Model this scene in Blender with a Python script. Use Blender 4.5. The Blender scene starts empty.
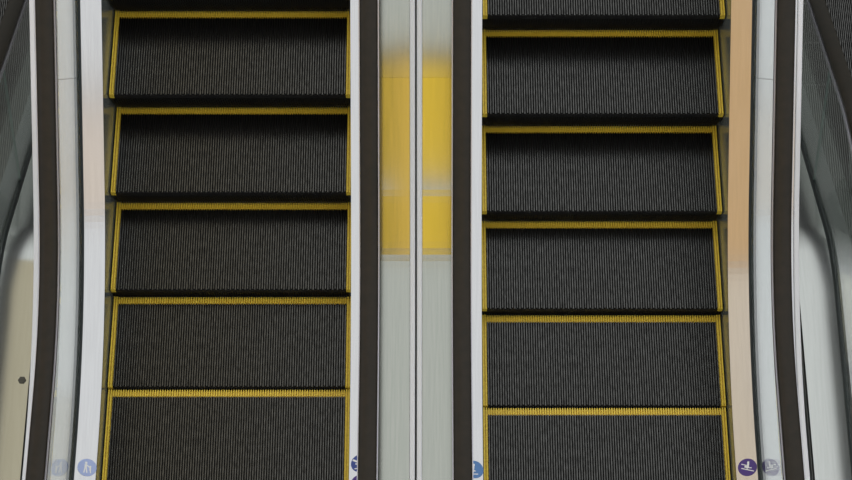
import bpy, math, random
from mathutils import Vector
rad = math.radians
sc = bpy.context.scene
COL = sc.collection
random.seed(4)

# ---------------------------------------------------------------- camera, world, light, exposure
cam_d = bpy.data.cameras.new('camera'); cam = bpy.data.objects.new('camera', cam_d); COL.objects.link(cam)
cam_d.sensor_width = 36.0
cam_d.lens = 1921.0 / 852.0 * 36.0
cam.location = (0.0395, -2.3683, 7.4852)
cam.rotation_euler = (rad(24.05), 0, 0)
cam_d.clip_end = 200
sc.camera = cam
sc.view_settings.view_transform = 'Standard'
sc.view_settings.look = 'None'
sc.view_settings.exposure = 0.0
sc.view_settings.gamma = 1.0
sc.view_settings.use_curve_mapping = False

world = bpy.data.worlds.new('atrium_light'); sc.world = world
world.use_nodes = True
bgn = world.node_tree.nodes['Background']
# soft daylight from the glazed roof, dimmer storeys towards and below the horizon
wn = world.node_tree.nodes; wl = world.node_tree.links
wtc = wn.new('ShaderNodeTexCoord'); wsx = wn.new('ShaderNodeSeparateXYZ'); wcr = wn.new('ShaderNodeValToRGB')
wl.new(wtc.outputs['Generated'], wsx.inputs[0]); wl.new(wsx.outputs['Z'], wcr.inputs[0]); wl.new(wcr.outputs[0], bgn.inputs[0])
we = wcr.color_ramp.elements
we[0].position = 0.0; we[0].color = (.20, .21, .20, 1)
we[1].position = .55; we[1].color = (.98, 1.0, 1.0, 1)
e_ = we.new(.25); e_.color = (.45, .46, .45, 1)
bgn.inputs[1].default_value = 1.12

# ---------------------------------------------------------------- materials
def mat(name, col, rough=0.5, metal=0.0, spec=0.5, emis=None, es=0.0):
    m = bpy.data.materials.new(name); m.use_nodes = True
    b = m.node_tree.nodes['Principled BSDF']
    b.inputs['Base Color'].default_value = (*col, 1)
    b.inputs['Roughness'].default_value = rough
    b.inputs['Metallic'].default_value = metal
    b.inputs['Specular IOR Level'].default_value = spec
    if emis:
        b.inputs['Emission Color'].default_value = (*emis, 1)
        b.inputs['Emission Strength'].default_value = es
    return m

def vary(m, scale, a, bcol, detail=3.0, stretch=(1, 1, 1), lo=0.35, hi=0.65, rough=None):
    """procedural wear: mix two colours of the thing itself by object-space noise"""
    nt = m.node_tree; N = nt.nodes; b = N['Principled BSDF']
    tc = N.new('ShaderNodeTexCoord'); mp = N.new('ShaderNodeMapping'); nz = N.new('ShaderNodeTexNoise'); cr = N.new('ShaderNodeValToRGB')
    mp.inputs['Scale'].default_value = stretch
    nz.inputs['Scale'].default_value = scale; nz.inputs['Detail'].default_value = detail
    cr.color_ramp.elements[0].position = lo; cr.color_ramp.elements[0].color = (*a, 1)
    cr.color_ramp.elements[1].position = hi; cr.color_ramp.elements[1].color = (*bcol, 1)
    nt.links.new(tc.outputs['Object'], mp.inputs['Vector']); nt.links.new(mp.outputs[0], nz.inputs['Vector'])
    nt.links.new(nz.outputs['Fac'], cr.inputs[0]); nt.links.new(cr.outputs[0], b.inputs['Base Color'])
    if rough:
        mr = N.new('ShaderNodeMapRange'); mr.inputs['To Min'].default_value = rough[0]; mr.inputs['To Max'].default_value = rough[1]
        nt.links.new(nz.outputs['Fac'], mr.inputs['Value']); nt.links.new(mr.outputs[0], b.inputs['Roughness'])
    return m

M = {}
M['deck_bright'] = vary(mat('brushed_steel_bright', (.54, .54, .55), .13, 1.0), 9, (.53, .53, .54), (.56, .56, .57), stretch=(14, .6, .6), rough=(.11, .15))
M['deck_dimmed'] = vary(mat('brushed_steel_dimmed', (.35, .36, .33), .13, 1.0), 9, (.34, .355, .32), (.365, .375, .34), stretch=(14, .6, .6), rough=(.075, .10))  # base colour darkened to stand for the dimmer surroundings the centre decks mirror
M['deck_plain'] = vary(mat('brushed_steel_plain', (.46, .475, .46), .13, 1.0), 9, (.45, .465, .45), (.475, .49, .475), stretch=(14, .6, .6), rough=(.11, .15))
M['trim'] = mat('satin_trim', (.74, .73, .78), .4, 0.0)
M['skirt'] = vary(mat('skirt_steel', (.34, .38, .38), .2, .55), 12, (.31, .35, .35), (.37, .40, .40), stretch=(1, .5, 8))
M['seal'] = mat('black_rubber_seal', (.015, .02, .022), .5)
M['rubber'] = vary(mat('handrail_rubber', (.015, .011, .007), .4, 0, .26), 30, (.013, .010, .006), (.018, .013, .008))
M['guide'] = mat('satin_handrail_guide', (.50, .49, .54), .45, 1.0)
M['black'] = vary(mat('black_step_metal', (.008, .008, .009), .6, 0, .2), 25, (.008, .008, .009), (.013, .013, .013))
M['rib'] = vary(mat('worn_cleat_tops', (.085, .085, .083), .24, 1.0), 45, (.055, .055, .053), (.12, .12, .116), stretch=(6, .7, .7))
M['yellow'] = vary(mat('demarcation_yellow', (.85, .60, .04), .45), 40, (.66, .47, .035), (.82, .61, .065), stretch=(3, 3, 1))
M['clad'] = vary(mat('truss_cladding', (.55, .56, .54), .4, .2), 5, (.51, .52, .50), (.58, .59, .57))
M['comb'] = mat('comb_plate_metal', (.45, .45, .44), .35, 1.0)
M['floor'] = vary(mat('landing_stone', (.32, .31, .29), .4), 6, (.29, .28, .26), (.36, .35, .33))
M['lower'] = vary(mat('lower_floor_stone', (.05, .048, .045), .5), 3, (.04, .04, .037), (.06, .057, .053))
M['housing'] = mat('panel_housing', (.25, .25, .25), .5)
M['s_white'] = mat('sticker_white', (.8, .8, .82), .5)
def sticker_mat(n, c): return mat(n, c, .45)
M['s_blue'] = sticker_mat('sticker_faded_blue', (.36, .44, .74))
M['s_navy'] = sticker_mat('sticker_navy', (.03, .06, .28))
M['s_sky'] = sticker_mat('sticker_mid_blue', (.08, .20, .46))
M['s_violet'] = sticker_mat('sticker_violet', (.06, .025, .20))
M['bolt'] = mat('bolt_head', (.07, .065, .055), .5, .3)

# glass: clear sheet whose mirror share follows Fresnel
gm = bpy.data.materials.new('balustrade_glass'); gm.use_nodes = True
nt = gm.node_tree; nt.nodes.clear()
out = nt.nodes.new('ShaderNodeOutputMaterial'); mx = nt.nodes.new('ShaderNodeMixShader')
tr = nt.nodes.new('ShaderNodeBsdfTransparent'); gl = nt.nodes.new('ShaderNodeBsdfGlossy'); fr = nt.nodes.new('ShaderNodeFresnel')
fr.inputs['IOR'].default_value = 1.45
geo = nt.nodes.new('ShaderNodeNewGeometry')
tr.inputs[0].default_value = (.955, .975, .965, 1); gl.inputs['Color'].default_value = (.9, .92, .91, 1); gl.inputs['Roughness'].default_value = .02
nt.links.new(fr.outputs[0], mx.inputs[0]); nt.links.new(tr.outputs[0], mx.inputs[1]); nt.links.new(gl.outputs[0], mx.inputs[2]); nt.links.new(mx.outputs[0], out.inputs[0])
# keep the same Fresnel share on the inner side of the pane (as a clear slab has)
iorm = nt.nodes.new('ShaderNodeMath'); iorm.operation = 'MULTIPLY_ADD'
iorm.inputs[1].default_value = 1 / 1.45 - 1.45; iorm.inputs[2].default_value = 1.45
nt.links.new(geo.outputs['Backfacing'], iorm.inputs[0]); nt.links.new(iorm.outputs[0], fr.inputs['IOR'])
M['glass'] = gm
M['glass_edge'] = mat('glass_edge_green', (.12, .16, .15), .7, 0, .1)

# ---------------------------------------------------------------- mesh helpers
class MB:
    def __init__(s): s.v = []; s.f = []; s.mi = []
    def box(s, x0, x1, y0, y1, z0, z1, mi=0, top=None, bottom=True):
        b = len(s.v)
        s.v += [(x0, y0, z0), (x1, y0, z0), (x1, y1, z0), (x0, y1, z0), (x0, y0, z1), (x1, y0, z1), (x1, y1, z1), (x0, y1, z1)]
        F = [(4, 5, 6, 7), (0, 1, 5, 4), (1, 2, 6, 5), (2, 3, 7, 6), (3, 0, 4, 7)]
        if bottom: F.append((3, 2, 1, 0))
        for k, q in enumerate(F):
            s.f.append(tuple(b + i for i in q)); s.mi.append(top if (k == 0 and top is not None) else mi)
    def sweep(s, prof, P, ss, mi=0, caps=True):
        """closed profile of (x, h) carried along the path P(s, h)"""
        n = len(prof); b = len(s.v)
        for q in ss:
            for (x, h) in prof:
                y, z = P(q, h); s.v.append((x, y, z))
        for i in range(len(ss) - 1):
            for j in range(n):
                k = (j + 1) % n
                s.f.append((b + i * n + j, b + i * n + k, b + (i + 1) * n + k, b + (i + 1) * n + j)); s.mi.append(mi)
        if caps:
            s.f.append(tuple(b + j for j in range(n))[::-1]); s.mi.append(mi)
            e = b + (len(ss) - 1) * n
            s.f.append(tuple(e + j for j in range(n))); s.mi.append(mi)
    def mesh(s, name, mats):
        me = bpy.data.meshes.new(name); me.from_pydata(s.v, [], s.f)
        for m in mats: me.materials.append(m)
        for p, i in zip(me.polygons, s.mi): p.material_index = i
        import bmesh
        bm = bmesh.new(); bm.from_mesh(me); bmesh.ops.recalc_face_normals(bm, faces=bm.faces); bm.to_mesh(me); bm.free()
        me.update(); return me
    def build(s, name, mats, parent=None, label=None, smooth=False):
        me = s.mesh(name, mats if isinstance(mats, (list, tuple)) else [mats])
        return link(name, me, parent, label, smooth)

def link(name, me, parent=None, label=None, smooth=False):
    o = bpy.data.objects.new(name, me); COL.objects.link(o)
    if parent: o.parent = parent
    if label: o['label'] = label
    if smooth:
        for p in me.polygons: p.use_smooth = True
    return o

def structure(o): o['kind'] = 'structure'; return o

# ---------------------------------------------------------------- paths of the escalators (nose line)
S30, C30 = .5, math.cos(rad(30))
def path_up(R):                       # flat landing, concave curve, then rising at 30 degrees
    L = R * rad(30)
    def P(s, h):
        if s < 0: return (s, h)
        if s < L:
            a = s / R; return ((R - h) * math.sin(a), R - (R - h) * math.cos(a))
        return (R * S30 + (s - L) * C30 - h * S30, R * (1 - C30) + (s - L) * S30 + h * C30)
    return P
def path_down(y0, R):                 # upper landing, convex curve, then falling at 30 degrees
    L = R * rad(30)
    def P(s, h):
        if s < 0: return (y0 + s, h)
        if s < L:
            a = s / R; return (y0 + (R + h) * math.sin(a), -R + (R + h) * math.cos(a))
        return (y0 + R * S30 + (s - L) * C30 + h * S30, -R * (1 - C30) - (s - L) * S30 + h * C30)
    return P
def samples(s0, s1, R):
    L = R * rad(30)
    a = [s0]
    if s0 < 0 < s1: a.append(0)
    for i in range(1, 41):
        v = L * i / 40
        if s0 < v < s1: a.append(v)
    a.append(s1)
    return sorted(set(a))

# ---------------------------------------------------------------- the step, built once
PITCH, CW, CH = .0101, .0042, .011
NC = 99
W0 = -PITCH * NC / 2
def cx_of(i): return W0 + PITCH * i + (PITCH - CW) / 2
def arc(th): return (.405 * (1 - math.cos(th)), -.405 * math.sin(th))
def step_meshes():
    tread = MB(); tread.box(W0 + .0202, -W0 - .0202, .004, .371, -.035, -CH, 0)
    for i in range(2, NC - 2):
        x = cx_of(i)
        tread.box(x, x + CW, .002 if i % 2 else .006, .371, -CH, 0, 0, top=1, bottom=False)
    bord = MB()
    bord.box(W0, -W0, .371, .396, -.035, -CH)
    for s in (-1, 1):
        a, b = (W0, W0 + .0202) if s < 0 else (-W0 - .0202, -W0)
        bord.box(a, b, .004, .371, -.035, -CH)
    for i in range(NC):
        x = cx_of(i)
        if 2 <= i < NC - 2: bord.box(x - .0003, x + CW + .0003, .371, .399, -CH, 0, bottom=False); tread.box(x, x + CW, .399, .408, -CH, -.0005, 0, bottom=False)
        else:
            bord.box(x - .0008, x + CW + .0008, .002, .402, -CH, 0, bottom=False)
    riser = MB()
    th = [rad(2 + 6.5 * k) for k in range(7)]
    # solid curved back of the riser
    prof = []
    for t in th:
        y, z = arc(t); prof.append((y + .014, z - .006))
    back = [(y + .02, z) for (y, z) in prof]
    n = len(prof)
    b = len(riser.v)
    for x in (W0, -W0):
        for (y, z) in prof + back[::-1]: riser.v.append((x, y, z))
    m = 2 * n
    for j in range(m):
        k = (j + 1) % m
        riser.f.append((b + j, b + k, b + m + k, b + m + j)); riser.mi.append(0)
    riser.f.append(tuple(range(b, b + m))); riser.mi.append(0)
    riser.f.append(tuple(range(b + m, b + 2 * m))[::-1]); riser.mi.append(0)
    for i in range(NC - 1):
        x = cx_of(i) + PITCH / 2
        b = len(riser.v)
        for t in th:
            y, z = arc(t)
            riser.v += [(x, y + .004, z - .004), (x + CW, y + .004, z - .004), (x, y + .015, z - .006), (x + CW, y + .015, z - .006)]
        for k in range(len(th) - 1):
            p, q = b + 4 * k, b + 4 * k + 4
            riser.f += [(p, q, q + 1, p + 1), (p, p + 2, q + 2, q), (p + 1, q + 1, q + 3, p + 3)]
            riser.mi += [0, 0, 0]
        riser.f.append((b, b + 1, b + 3, b + 2)); riser.mi.append(0)
    frame = MB()
    frame.box(W0 + .02, W0 + .05, .05, .36, -.11, -.036); frame.box(-W0 - .05, -W0 - .02, .05, .36, -.11, -.036)
    frame.box(W0 + .05, -W0 - .05, .20, .23, -.09, -.036)
    return (frame.mesh('step', [M['black']]), tread.mesh('tread', [M['black'], M['rib']]),
            riser.mesh('riser', [M['black']]), bord.mesh('demarcation_line', [M['yellow']]))
STEP = step_meshes()

def add_step(root, y, z, flip):
    s = link('step', STEP[0], root)
    s.location = (0, y, z)
    if flip: s.rotation_euler = (0, 0, math.pi)
    link('tread', STEP[1], s, 'black ribbed tread'); link('riser', STEP[2], s)
    link('demarcation_line', STEP[3], s, 'yellow edging around the tread')

# ---------------------------------------------------------------- stickers
def deck_h(u, hd): return hd + (u - .505) * .36
def sticker(deck, side, u0, s0, P, hd, disc, shapes, label):
    r = .036; mb = MB()
    def put(poly, lift, mi):
        b = len(mb.v)
        for (a, c) in poly:
            u = u0 + a * r * side; y, z = P(s0 + c * r, deck_h(u, hd) + lift); mb.v.append((side * u, y, z))
        mb.f.append(tuple(range(b, b + len(poly)))); mb.mi.append(mi)
        b2 = len(mb.v)
        for (a, c) in poly:
            u = u0 + a * r * side; y, z = P(s0 + c * r, deck_h(u, hd) + lift - .0006); mb.v.append((side * u, y, z))
        n = len(poly)
        for j in range(n):
            k = (j + 1) % n
            mb.f.append((b + j, b + k, b2 + k, b2 + j)); mb.mi.append(mi)
    circ = [(math.cos(2 * math.pi * k / 36), math.sin(2 * math.pi * k / 36)) for k in range(36)]
    put(circ, .0012, 0)
    for k, p in enumerate(shapes): put(p, .0019 + .0001 * k, 1)
    return mb.build('sticker', [disc, M['s_white']], deck, label)
def stroke(x0, y0, x1, y1, w):
    d = math.hypot(x1 - x0, y1 - y0); nx, ny = -(y1 - y0) / d * w / 2, (x1 - x0) / d * w / 2
    return [(x0 + nx, y0 + ny), (x0 - nx, y0 - ny), (x1 - nx, y1 - ny), (x1 + nx, y1 + ny)]
def dot(x, y, r): return [(x + r * math.cos(a * math.pi / 6), y + r * math.sin(a * math.pi / 6)) for a in range(12)]
PICT_FIG = [dot(-.12, .52, .14), stroke(-.14, .36, -.14, -.12, .26), stroke(-.2, -.1, -.3, -.62, .13), stroke(-.06, -.1, .02, -.62, .13),
            stroke(-.02, .28, .28, .02, .1), dot(.34, .12, .11), stroke(.34, .0, .36, -.36, .18), stroke(.36, -.34, .42, -.62, .12)]
PICT_PRAM = [stroke(-.62, .42, -.02, .20, .09), dot(.12, .55, .12), stroke(.12, .44, .02, -.02, .22), stroke(-.30, .10, .16, -.02, .2),
             stroke(.02, -.06, .44, -.12, .09), stroke(-.66, -.06, .66, -.52, .09), stroke(.0, -.02, -.06, -.24, .1)]
PICT_HOLD = [stroke(-.8, .45, -.3, .2, .2), stroke(-.5, -.02, .1, -.2, .14), dot(-.1, .5, .15), stroke(-.1, .35, -.2, -.4, .2), stroke(-.6, -.6, .4, -.5, .1)]

# ---------------------------------------------------------------- escalator
RU, HD, HDN, HH = 2.1659, .107, .107, .8054
def escalator(cx, P, R, hd, s_lo, s_hi, joints, u_left, u_right, noses, flip, label, clad_h, outer_mats, hdx=0.0, sag=0.0, drop=0.0, trim='trim'):
    root = bpy.data.objects.new('escalator', None); COL.objects.link(root); root.location = (cx, 0, 0)
    root['label'] = label; root['category'] = 'escalator'; root['group'] = 'escalators side by side'
    hr = HH + hdx
    ss = samples(s_lo, s_hi, R); decks = {}
    for side, uo, om in ((-1, u_left, outer_mats[0]), (1, u_right, outer_mats[1])):
        def X(pr): return [(side * u, h) for (u, h) in pr]
        m = MB(); m.sweep(X([(.505, -.24), (.505, hd - .001), (.509, hd - .001), (.509, -.24)]), P, samples(max(s_lo, -.6), s_hi, R))
        m.build('skirt_panel', M['skirt'], root)
        m = MB(); m.sweep(X([(.505, hd - .008), (.505, hd), (.585, deck_h(.585, hd)), (.585, hd - .008)]), P, ss)
        decks[side] = m.build('inner_deck', M['deck_bright'], root)
        m = MB(); hb = deck_h(.6, hd)
        m.sweep(X([(.5855, hd - .01), (.5855, hb + .006), (.592, hb + .012), (.5925, hb + .002), (.6075, hb + .002), (.608, hb + .012), (.6145, hb + .006), (.6145, hd - .01)]), P, ss)
        m.build('glass_seal', M['seal'], root)
        cuts = [s_lo] + joints + [s_hi]
        for a, b in zip(cuts[:-1], cuts[1:]):
            a2, b2 = a + (.0012 if a != s_lo else 0), b - (.0012 if b != s_hi else 0)
            m = MB(); sp = samples(a2, b2, R)
            m.sweep(X([(.5945, hb + .003), (.5945, hr - .045), (.6045, hr - .045), (.6045, hb + .003)]), P, sp, 0)
            for k in (-1, -2): m.mi[k] = 1
            m.build('glass_panel', [M['glass'], M['glass_edge']], root)
            # outer deck in the same lengths
            w = uo if not drop else uo + .0215
            PS = (lambda q, h, P=P: P(q, h - sag * max(0, q - joints[0]))) if om == 'deck_dimmed' else P   # the upper length lies a touch flatter
            if om != 'deck_dimmed':
                if a != s_lo: continue
                sp = ss                                      # one unbroken length
            else: sp = samples(a2 - (.001 if a != s_lo else 0), b2 + (.001 if b != s_hi else 0), R)
            m = MB(); m.sweep(X([(.6148, hd - .012), (.6148, hb - .002), (w - .022, hb - .004 - drop), (w - .0215, hd - .012)]), PS, sp)
            m.build('outer_deck', M[om], root)
        ht = hb - drop - (.0068 if drop else 0)
        m = MB(); m.sweep(X([(uo - .021, hd - .02 - drop), (uo - .021, ht + .003), (uo - .018, ht + .006), (uo - .002, ht + .006), (uo, ht + .003), (uo, hd - .02 - drop)]), P, ss)
        if not drop: m.build('edge_trim', M[trim], root, 'bright edge trim of the outer deck')
        m = MB(); c = .5995
        m.sweep(X([(c - .010, hr - .075), (c - .010, hr - .05), (c - .038, hr - .034), (c - .038, hr - .014), (c + .038, hr - .014), (c + .038, hr - .034), (c + .010, hr - .05), (c + .010, hr - .075),
                   (c + .0055, hr - .075), (c + .0055, hr - .044), (c - .0055, hr - .044), (c - .0055, hr - .075)]), P, ss)
        m.build('handrail_guide', M['guide'], root)
        m = MB(); pr = []
        for k in range(25):                                   # rounded C-section rubber rail
            a = math.pi * 1.28 * (k / 24 - .5)
            pr.append((c + .0335 * max(-1, min(1, math.sin(a) * 1.04)), hr - .004 + .0165 * math.cos(a)))
        m.sweep(X(pr[::-1]), P, ss); m.build('handrail', M['rubber'], root, smooth=True)
        m = MB(); cs = samples(-1.5 if flip else -.85, s_hi, R)
        m.sweep(X([(uo - .006, clad_h), (uo - .006, hd - .021 - drop), (uo - .001, hd - .021 - drop), (uo - .001, clad_h)]), P, cs)
        m.build('side_cladding', M['clad'], root)
    m = MB(); m.sweep([(-u_left + .002, clad_h - .012), (-u_left + .002, clad_h - .002), (u_right - .002, clad_h - .002), (u_right - .002, clad_h - .012)], P, samples(-.5, s_hi, R))
    m.build('soffit_panel', M['clad'], root)
    # comb plate with its teeth
    m = MB(); yc = P(0, 0)[0] if flip else 0
    y0 = (yc - .62) if not flip else (yc - .55)
    m.box(-.50, .50, y0 - .22, y0, -.02, .004)
    for i in range(NC):
        x = W0 + PITCH * i; m.box(x + .0005, x + .0028, y0, y0 + .05, -.009, .0025)
    m.build('comb_plate', M['comb'], root)
    for (y, z) in noses: add_step(root, y, z, flip)
    return root, decks

def nose_list_up(ph, P, n0, n1): return [P(ph + .405 * k, 0) for k in range(n0, n1)]
def nose_list_down(ph, P, n0, n1): return [P(ph + .405 * k, 0) for k in range(n0, n1)]

PU = path_up(RU)
YN, RN = .6766, .5569
PD = path_down(YN, RN)
JU, JL = [1.59], [.62]
ES = .7725
NB_C = 1.7434 + .6
left, dl = escalator(-ES, PU, RU, HD, -1.7, 5.0, JU, .79, ES - .005, nose_list_up(-.1036, PU, -1, 12), False,
    'left of the two middle escalators, black steps edged yellow between bright steel decks', -.55, ('deck_bright', 'deck_dimmed'), 0.0, .040)
right, dr = escalator(ES, PU, RU, HD, -1.7, 5.0, JU, ES - .003, .79, nose_list_up(-.1827, PU, -1, 12), False,
    'right of the two middle escalators, black steps edged yellow, violet sticker on its peach-reflecting deck', -.55, ('deck_dimmed', 'deck_bright'), 0.0, .040)
nl, dnl = escalator(-NB_C, PD, RN, HDN, -2.0, 5.0, JL, .76, .770, nose_list_down(.05, PD, -1, 11), True,
    'neighbouring escalator cut by the left edge of the photo, running down away', -.42, ('deck_plain', 'deck_plain'), .015, 0.0, .012)
nr, dnr = escalator(NB_C, PD, RN, HDN, -2.0, 5.0, JL, .758, .76, nose_list_down(.05, PD, -1, 11), True,
    'neighbouring escalator cut by the right edge of the photo, running down away', -.42, ('deck_plain', 'deck_plain'), .015, 0.0, .012)

sticker(dl[-1], -1, .5395, -.075, PU, HD, M['s_blue'], PICT_FIG, 'round pale blue sticker with white figures')
sticker(dl[1], 1, .5480, -.058, PU, HD, M['s_navy'], PICT_HOLD, 'round navy sticker half hidden by the handrail')
sticker(dl[1], 1, .5480, -.142, PU, HD, M['s_violet'], PICT_FIG, 'round violet sticker cut by the frame bottom')
sticker(dr[-1], -1, .5395, -.083, PU, HD, M['s_sky'], PICT_HOLD, 'round mid blue sticker half hidden by the handrail')
sticker(dr[1], 1, .5480, -.075, PU, HD, M['s_violet'], PICT_PRAM, 'round violet sticker with a white pram pictogram')

m = MB(); yb, zb = PD(-.385, deck_h(.6, HD) - .012)
ring = [(.017 * math.cos(a * math.pi / 3), .017 * math.sin(a * math.pi / 3)) for a in range(6)]
m.v = [(.742 + x, yb + y, zb) for x, y in ring] + [(.742 + x * .8, yb + y * .8, zb + .004) for x, y in ring]
m.f = [(i, (i + 1) % 6, 6 + (i + 1) % 6, 6 + i) for i in range(6)] + [tuple(range(6, 12))]; m.mi = [0] * 7
m.build('bolt', M['bolt'], nl, 'small dark bolt head on the outer deck')

# ---------------------------------------------------------------- floors
m = MB(); m.box(-5, 5, -5, -.86, -.30, -.001); m.box(-NB_C - .5, -NB_C + .5, -.86, -.094, -.30, -.001); m.box(NB_C - .5, NB_C + .5, -.86, -.094, -.30, -.001); structure(m.build('floor', M['floor']))
m = MB(); m.box(-9, 9, -9, 12, -4.9, -4.7); structure(m.build('floor_lower_storey', M['lower']))

# ---------------------------------------------------------------- unseen glowing panels, added overhead to give the decks their coloured reflections
def add_glow_panel(x0, x1, y0, y1, z, col, st, label):
    root = bpy.data.objects.new('added_glow_panel', None); COL.objects.link(root); root.location = ((x0 + x1) / 2, (y0 + y1) / 2, z)
    root['label'] = label; root['category'] = 'added glow panel'
    w, d = (x1 - x0) / 2, (y1 - y0) / 2
    f = MB(); f.box(-w - .05, w + .05, -d - .05, d + .05, .03, .14); f.build('housing', M['housing'], root)
    e = mat('added_glow_' + label.split()[0], (.5, .5, .5), .6, emis=col, es=st)
    g = MB(); g.box(-w, w, -d, d, 0, .029); g.build('glow_sheet', e, root)
    for sx in (-1, 1):
        for sy in (-1, 1):
            c = MB(); c.box(sx * w * .8 - .006, sx * w * .8 + .006, sy * d * .8 - .006, sy * d * .8 + .006, .14, 3.0); c.build('suspension_rod', M['housing'], root)
    return root
add_glow_panel(-1.5, -.03, -5.45, -3.1, 10, (1.0, .64, .02), 1.66, 'yellow added glow panel mirrored in the centre decking right of the seam')
add_glow_panel(.07, 1.4, -8.0, -3.05, 10, (1.0, .62, .08), 1.55, 'amber added glow panel mirrored in the centre decking left of the seam')
add_glow_panel(-7.0, -3.9, -8.0, -2.6, 10, (1.0, .60, .22), .80, 'orange added glow panel mirrored in the right inner deck')
add_glow_panel(-7.0, -3.9, -2.4, 7.0, 10, (1.0, .83, .61), .88, 'peach added glow panel mirrored low in the right inner deck')
add_glow_panel(3.0, 6.0, -8.0, -4.6, 10, (1.0, .84, .68), .95, 'pale added glow panel mirrored in the left inner deck')
add_glow_panel(-3.5, -1.4, 1.5, 12, 10, (1.0, .87, .60), .68, 'beige added glow panel mirrored in the deck at the left frame edge')
